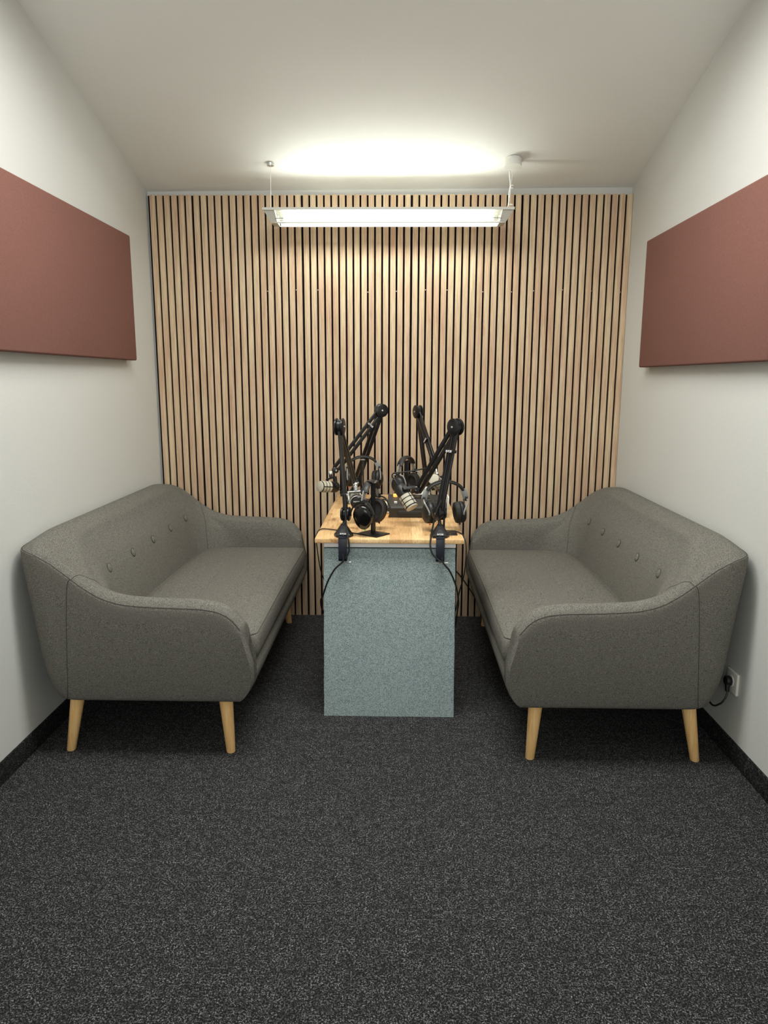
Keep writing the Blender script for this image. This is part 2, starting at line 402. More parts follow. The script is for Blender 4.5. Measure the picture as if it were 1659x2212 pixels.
def make_sofa(name_label, loc, rz):
    root = thing('sofa', name_label, 'sofa', loc, rz)
    mb, st, paths = make_shell()
    shell = part('upholstered_frame', mb, M_SOFA, root, world=False)
    # seams follow the shell: along the outer rim, down both arm ends, across the corners
    iR = 5 * 4 + 3
    rim = paths[iR]
    cen = lambda p: p
    sm = MB(); sm.tube([p + V((0, 0, .0003)) for p in rim], .0013, 6)
    part('rim_seam', sm, M_SEAM, root, world=False)
    def cross_at(i, xt, sy):
        p = [q for q in paths[i] if q.y * sy > .3]
        for a_, b_ in zip(p, p[1:]):
            if (a_.x - xt) * (b_.x - xt) <= 0 and abs(a_.x - b_.x) > 1e-6:
                return a_.lerp(b_, (xt - a_.x) / (b_.x - a_.x))
        return None
    for sy in (1, -1):
        n1_ = [cross_at(i, .135 + .072 * (i - 5) / (iR - 5), sy) for i in range(5, iR + 1)]
        n2_ = [cross_at(i, .207 + .11 * ((i - iR) / (50 - iR)) ** 1.2, sy) for i in range(iR, 50)]
        s2 = MB(); s2.tube([p for p in n1_ if p], .0013, 6); part('end_seam', s2, M_SEAM, root, world=False)
        s3 = MB(); s3.tube([p for p in n2_ if p], .0013, 6); part('corner_seam', s3, M_SEAM, root, world=False)
    # seat cushion
    X0, X1, YH = .262, .832, .693
    rings = [(.20, .341), (.06, .341), (.028, .343), (.012, .352), (.002, .370), (0.0, .385), (0.0, .412), (.003, .434), (.009, .447), (.018, .455), (.045, .462), (.10, .468), (.17, .471), (.24, .472)]
    cu = MB(); vs = []; fs = []
    for d, z in rings:
        o = outline(X0, X1, YH, .12, .035, d)
        for x, y in o:
            sag = 0.0
            vs.append((x, y, z + .004 * math.cos(y * 4) * (1 if z > .44 else 0)))
    n = len(o)
    for k in range(len(rings) - 1):
        for i in range(n):
            j = (i + 1) % n; fs.append([k * n + i, k * n + j, (k + 1) * n + j, (k + 1) * n + i])
    fs.append(list(range(n))[::-1]); fs.append([(len(rings) - 1) * n + i for i in range(n)])
    cu.add(vs, fs, 0, True)
    cus = part('seat_cushion', cu, M_SOFA, root, world=False)
    pp = [(x, y, .4495 + .004 * math.cos(y * 4)) for x, y in outline(X0, X1, YH, .12, .035, .0095)]
    part('piping', MB().tube(pp, .0026, 6, closed=True), M_SOFA, cus, world=False)
    # front rail
    prof = [(.25, .225), (.755, .213), (.788, .220), (.802, .240), (.816, .265), (.824, .295), (.823, .318), (.814, .333), (.79, .338), (.25, .338)]
    part('front_rail', MB().prism([(x, -.70, z) for x, z in prof], (0, 1.40, 0), smooth=True), M_SOFA, root, world=False)
    part('base_cover', MB().box((.45, 0, .219), (.62, 1.42, .008)), M_FELT, root, world=False)
    # legs
    for sx, sy in ((0, -1), (1, -1), (0, 1), (1, 1)):
        bx, tx = ((.122, .150), (.724, .703))[sx]
        by = sy * .722; ty = sy * .688
        lg = MB().lathe((0, 0, 0), [(.0150, 0), (.0165, .002), (.0265, .212), (.0265, .216)], V((0, 0, 1)), 20)
        for v in lg.v: t = v.z / .216; v.x += bx + (tx - bx) * t; v.y += by + (ty - by) * t
        part('leg', lg, M_BEECH, root, world=False)
    # buttons on the inner back
    for i in range(5):
        y = (i - 2) * .252; zt = .652
        # inner surface point at this height
        j = min(range(len(st)), key=lambda q: abs(st[q][46].y - y) + abs(st[q][46].x - .2))
        best = min((p for p in st[j][40:52]), key=lambda p: abs(p.z - zt))
        p = V((best.x, y, best.z)); nrm = V((.93, 0, .30)).normalized()
        part('button', MB().lathe(p - nrm * .001, [(.0165, 0), (.0165, .003), (.012, .006), (.005, .0075)], nrm, 20), M_SOFA, root, world=False)
        part('button_tuft', MB().tube([p + nrm * .0012 + V((0, math.cos(q) * .0175, 0)) + V((-.3, 0, .93)) * (math.sin(q) * .0175) for q in [2 * pi * w / 20 for w in range(20)]], .0014, 6, closed=True), M_SEAM, root, world=False)
    return root
make_sofa('grey two-seat sofa with five buttons along the left wall, facing right', (-1.342, 3.186, 0), 0)
make_sofa('grey two-seat sofa with five buttons along the right wall, facing left', (1.2145, 3.166, 0), pi)

# ------------------------------------------------------------------ pendant lamp
def pendant():
    y0, z0 = 3.835, 2.2
    r = thing('pendant_lamp', 'long white fluorescent pendant lamp hanging from the sloped ceiling', 'lamp', (-.06, y0, z0))
    xl, xr = -.683, .566; zt, zb = 2.203, 2.138
    wt, wb = .085, .045
    def endcap(x, s):
        xi = x + s * .040; xb = x + s * .040
        # solid tapered end: wide at the top, tucked in at the bottom
        vs = [(x, y0 - wt, zt), (x, y0 + wt, zt), (xb, y0 + wb, zb), (xb, y0 - wb, zb),
              (x + s * .058, y0 - wt, zt), (x + s * .058, y0 + wt, zt), (xb + s * .030, y0 + wb, zb), (xb + s * .030, y0 - wb, zb)]
        return MB().add(vs, [[0, 1, 2, 3], [4, 7, 6, 5], [0, 4, 5, 1], [3, 2, 6, 7], [0, 3, 7, 4], [1, 5, 6, 2]])
    part('end_cap', endcap(xl, 1), M_LAMP, r); part('end_cap', endcap(xr, -1), M_LAMP, r)
    for s in (-1, 1):
        part('top_rail', MB().box(((xl + xr) / 2, y0 + s * (wt - .004), zt - .005), (xr - xl - .004, .008, .012)), M_LAMP, r)
    part('louver_bar', MB().cyl((xl + .06, y0 - .058, zb + .020), (xr - .06, y0 - .058, zb + .020), .0016, n=8), M_GREY, r)
    for s in (-1, 1):
        part('lower_rail', MB().box(((xl + xr) / 2, y0 + s * wb, zb + .002), (xr - xl - .11, .005, .005)), M_LAMP, r)
    # reflector below the tube: shallow tray lit from above
    pf = [(-wb, zb + .004), (-.02, zb + .002), (.02, zb + .002), (wb, zb + .004), (wb, zb + .006), (.02, zb + .004), (-.02, zb + .004), (-wb, zb + .006)]
    back = MB().prism([(xl + .055, y0 + wt - .010, zt - .006), (xl + .055, y0 + wt - .006, zt - .006), (xl + .075, y0 + wb + .004, zb + .004), (xl + .075, y0 + wb, zb + .004)], (xr - xl - .13, 0, 0))
    part('rear_reflector', back, M_REFL, r)
    part('uplight_blocker', MB().box(((xl + xr) / 2, y0 + .036, zt - .001), (xr - xl - .085, .040, .028)), M_BLOCKER, r)  # strip added above the tube to cut and shape its uplight
    for s, x in ((1, xl + .085), (-1, xr - .085)):
        part('tube_holder', MB().box((x, y0, zt - .026), (.022, .022, .040), bev=.003), M_REFL, r)
    part('fluorescent_tube', MB().cyl((xl + .10, y0, 2.168), (xr - .10, y0, 2.168), .011, n=16), M_TUBE, r)
    # suspension
    part('ceiling_hook', MB().lathe((-.645, y0 - .02, zc(y0 - .02) - .012), [(.006, 0), (.018, .004), (.02, .016)], V((0, 0, 1)), 20), M_SILV, r)
    part('suspension_wire', MB().cyl((-.645, y0 - .02, zc(y0 - .02) - .008), (-.653, y0, zt), .0013, n=6), M_WMETAL, r)
    cx, cy = .556, 3.80; cz = zc(cy)
    nd = V((0, -SL, -1)).normalized(); c0 = V((cx, cy, cz + .004))
    part('ceiling_canopy', MB().lathe(c0 - nd * .006, [(.041, 0), (.042, .003), (.042, .022), (.040, .025)], nd, 36), M_WHITE, r)
    u = V((1, 0, 0)); w_ = nd.cross(u)
    if w_.y > 0: w_ = -w_
    pr = [c0 + nd * .017 + u * (.042 * math.cos(a_)) + w_ * max(.042 * math.sin(a_), -.012) for a_ in [2 * pi * k / 36 for k in range(36)]]
    part('canopy_cover', MB().prism(pr, nd * .018), M_WHITE, r)
    wx, wy = .548, cy + .02; zt0 = zc(wy) - .040
    part('suspension_wire', MB().cyl((.558, wy + .005, zt0), (.545, y0, zt), .0013, n=6), M_WMETAL, r)
    pts = catmull([(.543, wy, zt0 + .01), (.545, wy, zt0 - .02), (.552, wy + .01, zt0 - .055), (.547, y0, zt0 - .09), (.546, y0, zt + .035), (.540, y0, zt + .014), (.528, y0, zt)], 5)
    part('power_cable', MB().tube(pts, .0045, 8), M_WHITE, r)
    for z in (zt0 - .058, zt + .105, zt + .028):
        part('cable_clip', MB().box((.556, y0 - .01, z), (.016, .006, .006), bev=.001), M_WHITE, r)
pendant()

# ------------------------------------------------------------------ wall socket, plug
r = thing('wall_socket', 'white square wall socket on the right wall, half behind the right sofa', 'socket', (XR, 2.485, .29))
part('cover_plate', MB().box((XR - .0055, 2.485, .290), (.011, .082, .082), bev=.004), M_WHITE, r)
part('socket_rim', MB().lathe((XR - .011, 2.487, .292), [(.021, 0), (.021, .0015), (.019, .002)], V((-1, 0, 0)), 24), M_WMETAL, r)
r = thing('power_plug', 'black power plug with cord in the wall socket behind the right sofa', 'plug', (XR - .013, 2.487, .292))
part('plug_body', MB().cyl((XR - .013, 2.487, .292), (XR - .032, 2.487, .292), .018).cyl((XR - .024, 2.487, .297), (XR - .030, 2.470, .258), .010, .007), M_RUB, r)
part('cord', MB().tube(catmull([(XR - .028, 2.474, .268), (XR - .032, 2.466, .25), (XR - .040, 2.462, .232), (XR - .054, 2.468, .210), (XR - .070, 2.50, .196), (XR - .075, 2.60, .24), (XR - .07, 2.75, .30), (XR - .06, 2.9, .30)], 6), .0034, 8), M_RUB, r)

# ------------------------------------------------------------------ desk
TZ = .756; TX0, TX1, TY0, TY1 = -.325, .259, 2.735, 3.832
r = thing('desk', 'narrow desk with light butcher-block top standing between the two sofas', 'desk', ((TX0 + TX1) / 2, (TY0 + TY1) / 2, 0))
part('desktop', MB().box(((TX0 + TX1) / 2, (TY0 + TY1) / 2, TZ - .009), (TX1 - TX0, TY1 - TY0, .018), bev=.002), M_TOP, r)
part('front_rail', MB().box((-.031, TY0 + .028, TZ - .018 - .0095), (.518, .020, .019)), M_WMETAL, r)
part('side_rail', MB().box((TX0 + .045, (TY0 + TY1) / 2, TZ - .031), (.02, 1.0, .026)), M_WMETAL, r)
part('side_rail', MB().box((TX1 - .042, (TY0 + TY1) / 2, TZ - .031), (.02, 1.0, .026)), M_WMETAL, r)
for yy in (2.90, 3.66):
    part('leg', MB().box((-.031, yy, .36), (.07, .05, .70)).box((-.031, yy, .012), (.42, .06, .024)).box((-.031, yy, .70), (.45, .05, .03)), M_WMETAL, r)

# fabric board in front of the desk
b = MB()
N = 24; y0, y1 = 2.760, 2.780
vs = []; xl_ = lambda t: -.300 + .008 * t + .0005 * math.sin(t * 23); xr_ = lambda t: .234 - .006 * t + .0005 * math.sin(t * 17 + 1)
for k in range(N + 1):
    t = k / N; z = .001 + .711 * t
    vs += [(xl_(t), y0, z), (xr_(t), y0, z), (xr_(t), y1, z), (xl_(t), y1, z)]
fs = [[0, 1, 2, 3], [4 * N, 4 * N + 3, 4 * N + 2, 4 * N + 1]]
for k in range(N):
    for i in range(4):
        j = (i + 1) % 4; fs.append([4 * k + i, 4 * k + j, 4 * k + 4 + j, 4 * k + 4 + i])
b.add(vs, fs)
single('fabric_screen', b, M_TEAL, 'teal grey felt board standing on the carpet, closing the front of the desk', 'screen', (-.033, 2.77, 0))

# ------------------------------------------------------------------ boom arms
def boom_arm(label, base, j1, elbow, end, clamp_dir, name_front=True, front_band=None, bands=(.33,)):
    bx, by = base
    cd = V(clamp_dir)                                  # direction from the base out over the table edge
    r = thing('microphone_boom_arm', label, 'microphone arm', (bx, by, TZ))
    side = V((-cd.y, cd.x, 0))
    # base: faceted cone
    mb = MB(); prof = [(.0385, 0), (.0385, .010), (.034, .014), (.0125, .046), (.0115, .050)]
    n = 8
    mb.lathe((bx, by, TZ), prof, V((0, 0, 1)), n, smooth=False)
    part('base', mb, M_BPLAS, r)
    # front badge plate, slightly lighter, with the maker's lettering
    p0 = V((bx, by, TZ)) + cd * .0330
    pl = MB().prism([p0 + side * .019 + V((0, 0, .0125)), p0 - side * .019 + V((0, 0, .0125)), p0 - cd * .0125 - side * .006 + V((0, 0, .034)), p0 - cd * .0125 + side * .006 + V((0, 0, .034))], cd * .0035)
    part('badge_plate', pl, M_GREY if False else M_BPLAS, r)
    if name_front:
        lettering('RØDE', .009, p0 + cd * .0031 + V((0, 0, .0165)), -side if cd.y < 0 and side.x < 0 else side, (-cd * .5 + V((0, 0, .86))), r, name='maker_lettering')
    # clamp bracket over the edge and down
    e = V((bx, TY0 if cd.y < 0 else TY1, TZ)) if abs(cd.y) > .5 else V((TX0 if cd.x < 0 else TX1, by, TZ))
    c = MB(); w = .0335
    def bx3(a_, b_, th=.006): c.beam(a_, b_, th if abs(cd.y) < .5 else w, w if abs(cd.y) < .5 else th)
    out = e + cd * .006
    R = Matrix((side, cd, V((0, 0, 1)))).transposed()
    L = (out - V((bx, by, TZ))).dot(cd)
    c.box(V((bx, by, TZ)) + cd * (L / 2 + .0) + V((0, 0, .0045)), (w, L + .006, .007), R)
    c.box(out + V((0, 0, -.040)), (w, .005, .092), R, bev=.001)
    c.box(out - cd * .024 + V((0, 0, -.084)), (w, .053, .006), R)
    part('clamp', c, M_NAVY, r)
    s = out - cd * .026
    sc = MB().cyl(s + V((0, 0, -.018)), s + V((0, 0, -.100)), .004, n=12).lathe(s + V((0, 0, -.022)), [(.012, 0), (.012, .004)], V((0, 0, 1)), 16)
    part('clamp_screw', sc, M_SILV, r)
    dv = (side * .95 + cd * .3).normalized()
    part('screw_handle', MB().cyl(s + dv * .034 + V((0, 0, -.096)), s - dv * .034 + V((0, 0, -.104)), .0022, n=8).lathe(s - dv * .034 + V((0, 0, -.104)), [(.004, 0), (.004, .006)], -dv, 10), M_SILV, r)
    j1 = V(j1); elbow = V(elbow); end = V(end)
    part('post', MB().cyl((bx, by, TZ + .045), (j1.x, j1.y, j1.z - .012), .0075, .0065), M_BLACK, r)
    hd = V((elbow.x - j1.x, elbow.y - j1.y, 0)); hd2 = V((end.x - elbow.x, end.y - elbow.y, 0))
    pd = hd2.normalized(); nrm = V((-pd.y, pd.x, 0))
    if nrm.y > 0: nrm = -nrm
    def joint(p, rad, name):
        g = MB()
        g.lathe(p + nrm * .016, [(rad * .90, -.0085), (rad, -.006), (rad, -.001), (rad * .86, .002), (rad * .35, .0035)], nrm, 28)
        g.lathe(p - nrm * .016, [(rad * .90, -.0085), (rad, -.006), (rad, -.001), (rad * .86, .002), (rad * .35, .0035)], -nrm, 28)
        g.lathe(p - nrm * .0062, [(rad * .82, 0), (rad * .82, .0124)], nrm, 24)
        q = part(name, g, M_BLACK, r)
        for s_ in (1, -1): part('pivot_bolt', MB().lathe(p + nrm * (.0185 * s_), [(.0048, 0), (.0048, .003), (.003, .004)], nrm * s_, 12), M_SILV, q)
    joint(j1, .028, 'lower_joint'); joint(elbow, .034, 'elbow_joint')
    def arm(a_, b_, name, w1):
        d = (b_ - a_).normalized(); t = nrm.cross(d).normalized()
        g = MB()
        for s_ in (-1, 1):
            p = a_ + t * (s_ * w1) + d * .012; q = b_ + t * (s_ * w1) - d * .012
            g.beam(p, q, .0115, .0175, nrm.cross(d), bev=.0028)
        return part(name, g, M_BLACK, r), d, t
    la, d1, t1 = arm(j1, elbow, 'lower_arm', .0105)
    ua, d2, t2 = arm(elbow, end, 'upper_arm', .0125)
    for f, which in bands:
        a_, b_, d_, t_ = ((j1, elbow, d1, t1), (elbow, end, d2, t2))[which]
        p = a_.lerp(b_, f)
        tie = part('cable_tie', MB().beam(p - d_ * .006, p + d_ * .006, .0245, .041, nrm.cross(d_), bev=.002), M_BLACK, r)
        o1 = (nrm * 1.0)
        lettering('RØDE', .0125, p + nrm * .0128, t_ if t_.x > 0 else -t_, d_ if d_.z > 0 else -d_, r, name='tie_lettering')
    # head joint that carries the microphone
    g = MB().lathe(end - nrm * .013, [(.012, 0), (.0155, .003), (.0155, .023), (.012, .026)], nrm, 20)
    hj = part('head_joint', g, M_BPLAS, r)
    part('pivot_bolt', MB().lathe(end + nrm * .013, [(.005, 0), (.005, .003)], nrm, 12), M_SILV, hj)
    return r, nrm

G_ARM = None
# front left
boom_arm('black boom arm clamped to the front left corner of the desk', (-.215, 2.785), (-.206, 2.79, .845), (-.232, 2.84, 1.185), (-.188, 3.10, .925), (0, -1, 0), bands=((.22, 0),))
boom_arm('black boom arm clamped to the front right corner of the desk', (.166, 2.785), (.163, 2.79, .850), (.225, 2.85, 1.185), (.085, 3.02, .905), (0, -1, 0), bands=((.72, 0),))
boom_arm('black boom arm at the back left of the desk, elbow leaning right', (-.235, 3.785), (-.222, 3.77, .835), (-.090, 3.72, 1.212), (-.320, 3.62, .915), (0, 1, 0), name_front=False, bands=((.25, 1),))
boom_arm('black boom arm at the back right of the desk, nearly upright', (.143, 3.785), (.150, 3.78, .830), (.100, 3.74, 1.205), (.182, 3.55, .955), (0, 1, 0), name_front=False, bands=((.55, 1),))

# ------------------------------------------------------------------ microphones
def microphone(label, c, d, yoke_to, up=V((0, 0, 1)), text=False, roll=0.0):
    c = V(c); d = V(d).normalized()
    r = thing('microphone', label, 'microphone', tuple(c))
    R = .0275
    body = MB().lathe(c, [(.017, -.060), (.023, -.058), (.0275, -.050), (.0275, -.012), (R, -.010), (R, .046), (R - .002, .048)], d, 36)
    bo = part('body', body, M_BPLAS, r)
    part('front_grille', MB().lathe(c + d * .0475, [(R - .002, 0), (R - .0005, .002), (R - .002, .006), (.018, .0085), (.008, .0095)], d, 36), M_GRILLE, r)
    # three bands of pale grille windows between black ribs
    x = V((0, -.95, .2)); x = (x - d * x.dot(d)).normalized(); y = d.cross(x)
    for k in range(3):
        h0 = -.008 + k * .0185; g = MB()
        for s in range(4):
            a0 = pi / 2 * (s - .5) + .09 + roll; a1 = pi / 2 * (s + .5) - .09 + roll; m = 9; vs = []; fs = []
            for j in range(m + 1):
                a_ = a0 + (a1 - a0) * j / m; u = x * math.cos(a_) + y * math.sin(a_)
                for rr, hh in ((R + .0008, h0), (R + .0008, h0 + .0140), (R - .003, h0), (R - .003, h0 + .0140)): vs.append(c + u * rr + d * hh)
            for j in range(m):
                q = 4 * j; fs += [[q, q + 4, q + 5, q + 1], [q, q + 2, q + 6, q + 4], [q + 1, q + 5, q + 7, q + 3]]
            fs += [[0, 1, 3, 2], [4 * m, 4 * m + 2, 4 * m + 3, 4 * m + 1]]
            g.add(vs, fs, 0, True)
        part('grille_band', g, M_GRILLE, r)
    # yoke
    yt = V(yoke_to); piv = c - d * .028; ax = d.cross(yt - piv)
    ax = ax.normalized() if ax.length > 1e-4 else x
    dirn = (yt - piv); L = min(dirn.length, .060); dirn.normalize()
    dirn = (dirn - ax * dirn.dot(ax)).normalized()
    yk = MB(); a1 = piv + ax * .0335; a2 = piv - ax * .0335; t1 = a1 + dirn * (L * .75); t2 = a2 + dirn * (L * .75)
    yk.beam(a1 - dirn * .010, t1, .006, .014, ax.cross(dirn), bev=.001); yk.beam(a2 - dirn * .010, t2, .006, .014, ax.cross(dirn), bev=.001)
    yk.beam(t1 + ax * .003, t2 - ax * .003, .014, .006, dirn, bev=.001)
    yk.cyl((t1 + t2) / 2, (t1 + t2) / 2 + dirn * .018, .009, n=16)
    yy = part('yoke', yk, M_GREY if text else M_BPLAS, r)
    part('threaded_stud', MB().cyl((t1 + t2) / 2 + dirn * .017, yt, .0055, n=12).lathe((t1 + t2) / 2 + dirn * .018, [(.009, 0), (.010, .002), (.010, .006), (.008, .008)], dirn, 8), M_SILV, yy)
    part('swivel_fitting', MB().box(yt - dirn * .004, (.020, .016, .016), bev=.003), M_SILV, yy)
    part('pivot_knob', MB().cyl(a1, a1 + ax * .010, .010, n=16), M_BPLAS, yy)
    part('pivot_knob', MB().cyl(a2, a2 - ax * .010, .010, n=16), M_BPLAS, yy)
    if text:
        back = c - d * .0605
        part('rear_ring', MB().lathe(c - d * .047, [(.0272, 0), (.0295, .001), (.0295, .004), (.0272, .005)], d, 36), M_SILV, r)
        part('rear_plate', MB().lathe(c - d * .0585, [(.016, 0), (.024, .001), (.0262, .006)], -d * -1, 30), M_GLOSS, r)
        q = -d; xx = V((1, 0, 0)); xx = (xx - q * xx.dot(q)).normalized(); yy2 = q.cross(xx)
        if yy2.z < 0: yy2 = -yy2
        lettering('PODMIC', .0085, c - d * .0612 + yy2 * .006, xx, yy2, r, name='model_lettering')
    return r
microphone('podcast microphone seen from behind, dark disc with white lettering, front left arm', (-.180, 3.06, .856), (-.10, .93, .06), (-.186, 3.08, .925), text=True)
microphone('largest podcast microphone with pale bands, pointing down right on the front right arm', (.033, 2.985, .880), (.50, -.42, -.74), (.085, 3.02, .905))
microphone('podcast microphone with pale round face, left of the desk on the back left arm', (-.352, 3.56, .838), (-.72, -.68, .12), (-.343, 3.60, .908), roll=.70)
microphone('podcast microphone with pale face half hidden behind the right headphones', (.192, 3.46, .872), (-.36, -.62, .45), (.182, 3.55, .955))
# bracket from the back left head joint to its microphone
# silver swivel fittings are part of the arms' heads
# ------------------------------------------------------------------ headphones on stands
def stand(label, loc, rz, post_rz=0, h=.205):
    r = thing('headphone_stand', label, 'headphone stand', (loc[0], loc[1], TZ), rz)
    P = lambda n_, m_, mt: part(n_, m_, mt, r, world=False)
    P('base_plate', MB().box((0, 0, .0025), (.105, .085, .005), bev=.0015), M_BLACK)
    P('post', MB().box((0, 0, h / 2 + .003), (.008, .020, h)), M_BLACK)
    pts = [V((-.002 + .0, math.sin(a_) * 0 + y, h + .003 + .25 * 0 + (abs(y) / .02) ** 2 * .006)) for y, a_ in [(-.022, 0), (-.012, 0), (0, 0), (.012, 0), (.022, 0)]]
    P('cradle', MB().tube(pts, .012, 10, ry=.003, up=V((1, 0, 0))), M_BLACK)
    return r
def headphones(label, loc, rz, hw=.078, top=.219, cupz=.078, tilt=.12, cup_h=1.0, gloss=False, band_w=.017, toe=(0, 0), cs=1.0, cin=0.0, drop=0.0):
    r = thing('headphones', label, 'headphones', (loc[0], loc[1], TZ), rz)
    P = lambda n_, m_, mt, par=None: part(n_, m_, mt, par or r, world=False)
    # headband arc in the local XZ plane
    H = top - .008; zc0 = cupz + .055
    arc = []
    for k in range(25):
        a_ = pi * (0.14 + 0.72 * k / 24); arc.append(V((hw * 1.02 * math.cos(a_), 0, zc0 + (H - zc0) * math.sin(a_) ** .8)))
    P('headband', MB().tube(arc, band_w, 14, ry=.0065, up=V((0, 1, 0))), M_PAD)
    outer = [p + V((p.x * .03, 0, .0065)) for p in arc]
    P('band_spring', MB().tube(outer, band_w * .6, 8, ry=.0015, up=V((0, 1, 0))), M_BPLAS)
    for s in (-1, 1):
        e = arc[0] if s > 0 else arc[-1]
        cx = s * (hw + .004 - cin); cz = cupz
        y_tip = V((cx + s * (.008 + cin * .8), 0, cz + .012 + .040 * cs))
        P('slider', MB().beam(e + V((0, 0, .004)), y_tip, .024, .005, V((0, 1, 0)), bev=.001), M_GREY)
        P('hinge', MB().box(y_tip, (.010, .020, .018), bev=.002), M_BPLAS)
        # fork down both sides of the cup
        yk = MB()
        for q in (-1, 1):
            yk.tube(catmull([y_tip, y_tip + V((s * .001, q * .030, -.010)), V((cx + s * .010, q * .044 * cs, cz + .012)), V((cx + s * .008, q * .044 * cs, cz - .002))], 5), .0035, 8)
        P('yoke', yk, M_GREY if not gloss else M_BPLAS)
        ax = V((s * math.cos(tilt), (toe[0] if s < 0 else toe[1]), -math.sin(tilt) * 1.0)).normalized()
        c = V((cx, 0, cz))
        shell = MB().lathe(c, [(.034 * cs, -.004), (.040 * cs, .0), (.042 * cs, .006), (.040 * cs, .014), (.032 * cs, .021), (.018 * cs, .025), (.006 * cs, .026)], ax, 32, sx=.86)
        # lathe x axis is horizontal: narrower fore-aft, taller vertically
        pad = MB().lathe(c, [(.020 * cs, -.012), (.024 * cs, -.020), (.030 * cs, -.024), (.038 * cs, -.021), (.041 * cs, -.013), (.040 * cs, -.002)], ax, 32, sx=.86)
        if drop:
            for g_ in (shell, pad):
                for v in g_.v:
                    dz = v.z - cz
                    if dz < 0: v.z = cz + dz * (1 + drop); v.y = v.y * (1 + .5 * drop * dz / .04)
        sh = P('ear_cup', shell, M_GLOSS if gloss else M_BPLAS)
        P('ear_pad', pad, M_PAD)
        if gloss:
            P('accent_mark', MB().box(c + ax * .0215 + V((0, 0, .024)), (.003, .008, .006)), M_REDM, sh)
        P('cable_socket', MB().cyl(c + V((0, -.004, -.036 * cs * (1 + drop))), c + V((0, -.008, -.036 * cs * (1 + drop) - .012)), .0040, .0032, n=12), M_GREEN if (gloss and s < 0) else (M_ORANGE if s < 0 else M_RUB), sh)
    return r
stand('black headphone stand on a square plate, front left of the desk', (-.099, 2.822), math.radians(-38))
headphones('black headphones with glossy teardrop cup on the front left stand', (-.110, 2.842), math.radians(70), gloss=True, hw=.072, tilt=.22, cs=1.12, drop=.18, cupz=.086)
stand('black headphone stand at the front right of the desk, behind the right clamp', (.186, 2.852), math.radians(0))
headphones('black headphones on the front right stand, cups hanging either side of the boom arm', (.192, 2.90), math.radians(6), hw=.080, top=.212, cupz=.078, tilt=-.12, toe=(-.35, .05), cin=.022, cs=1.1)
stand('black headphone stand at the back left of the desk', (-.178, 3.62), math.radians(4))
headphones('black headphones hanging behind the front left microphone, wide arc facing the camera', (-.178, 3.62), math.radians(8), hw=.070, top=.235, cupz=.118, tilt=-.1, toe=(-.3, -.5))
stand('black headphone stand behind the mixer', (.040, 3.60), math.radians(50))
headphones('black headphones seen side-on above the mixer, behind the largest microphone', (.040, 3.60), math.radians(62), hw=.075, top=.236, cupz=.10, tilt=.0)

# ------------------------------------------------------------------ mixer
r = thing('audio_mixer', 'black podcast mixer console with pads and faders on the desk', 'audio mixer', (.086, 3.31, TZ))
x0, x1, ya, yb = -.041, .213, 3.168, 3.43
prof = [(ya + .012, 0.002), (yb, 0.002), (yb, .066), (yb - .06, .072), (ya + .01, .052), (ya, .045)]
part('body', MB().prism([(x0, y, TZ + z) for y, z in prof], (x1 - x0, 0, 0)), M_MIX, r)
part('front_trim', MB().box(((x0 + x1) / 2 + .01, ya + .0045, TZ + .024), (x1 - x0 - .06, .006, .018), bev=.002), M_BPLAS, r)
part('side_panel', MB().prism([(x0 - .006, y, TZ + z * 1.06) for y, z in prof], (.008, 0, 0)), M_MIX, r)
part('side_panel', MB().prism([(x1 - .002, y, TZ + z * 1.06) for y, z in prof], (.008, 0, 0)), M_PAD, r)
slope = math.atan2(.020, yb - .06 - ya - .01); Rx = Matrix.Rotation(slope, 3, 'X')
def on_top(x, t, up=.002): return V((x, ya + .01 + t * (yb - .07 - ya), TZ + .052 + .020 * t + up))
part('touch_screen', MB().box(on_top(.10, .85, .0015), (.095, .055, .003), Rx), M_GLOSS, r)
for k in range(4):
    p = on_top(x0 + .030 + k * .03, .28, 0)
    part('fader_slot', MB().box(p, (.003, .075, .0012), Rx), M_GLOSS, r)
    part('fader_cap', MB().box(p + V((0, .01 * (k - 1), .005)), (.014, .009, .010), Rx, bev=.001), M_WHITE if k in (0, 2) else M_PAD, r)
for i in range(3):
    for j in range(2):
        part('sound_pad', MB().box(on_top(.145 + j * .033, .14 + i * .2, .001), (.026, .026, .005), Rx, bev=.0015), M_PAD, r)
part('rotary_knob', MB().cyl(on_top(x0 + .028, .84, 0), on_top(x0 + .028, .84, .014), .010), M_AMBER, r)
for k in range(3): part('rotary_knob', MB().cyl(on_top(x0 + .062, .68 + .12 * k, 0), on_top(x0 + .062, .68 + .12 * k, .010), .006), M_PAD, r)
single('paper_sheet', MB().box((.120, 3.475, TZ + .070), (.070, .010, .055), Matrix.Rotation(-.35, 3, 'X')), M_PAPER, 'white card standing behind the mixer', 'paper', (.12, 3.475, TZ + .05))

# small stack left of the mixer
cx, cy = -.063, 3.215
zz = TZ
for k, nm in enumerate(('lowest', 'second', 'third')):
    single('wooden_coaster', MB().box((cx + .002 * k, cy, zz + .0035), (.040, .080, .006), bev=.001), M_BEECH, 'thin light wooden coaster, %s of the pile left of the mixer' % ('lowest' if k == 0 else 'second' if k == 1 else 'topmost'), 'coaster', (cx, cy, zz)); zz += .0072
for k in range(3):
    mt = MB().box((cx, cy, zz + .0045), (.042, .082, .008), bev=.001, mi=0)
    r2 = thing('notebook', ['striped black and white notebook lying on the wooden coasters', 'middle black and white notebook of the pile left of the mixer', 'top notebook of the pile, under the cream and pink box'][k], 'notebook', (cx, cy, zz))
    part('cover', mt, M_BLACK, r2)
    pg = MB().box((cx + .001, cy - .001, zz + .0045), (.043, .083, .0048)); part('pages', pg, M_PAPER, r2); zz += .0092
r2 = thing('small_box', 'small cream and pink box on top of the notebook pile', 'box', (cx, cy, zz))
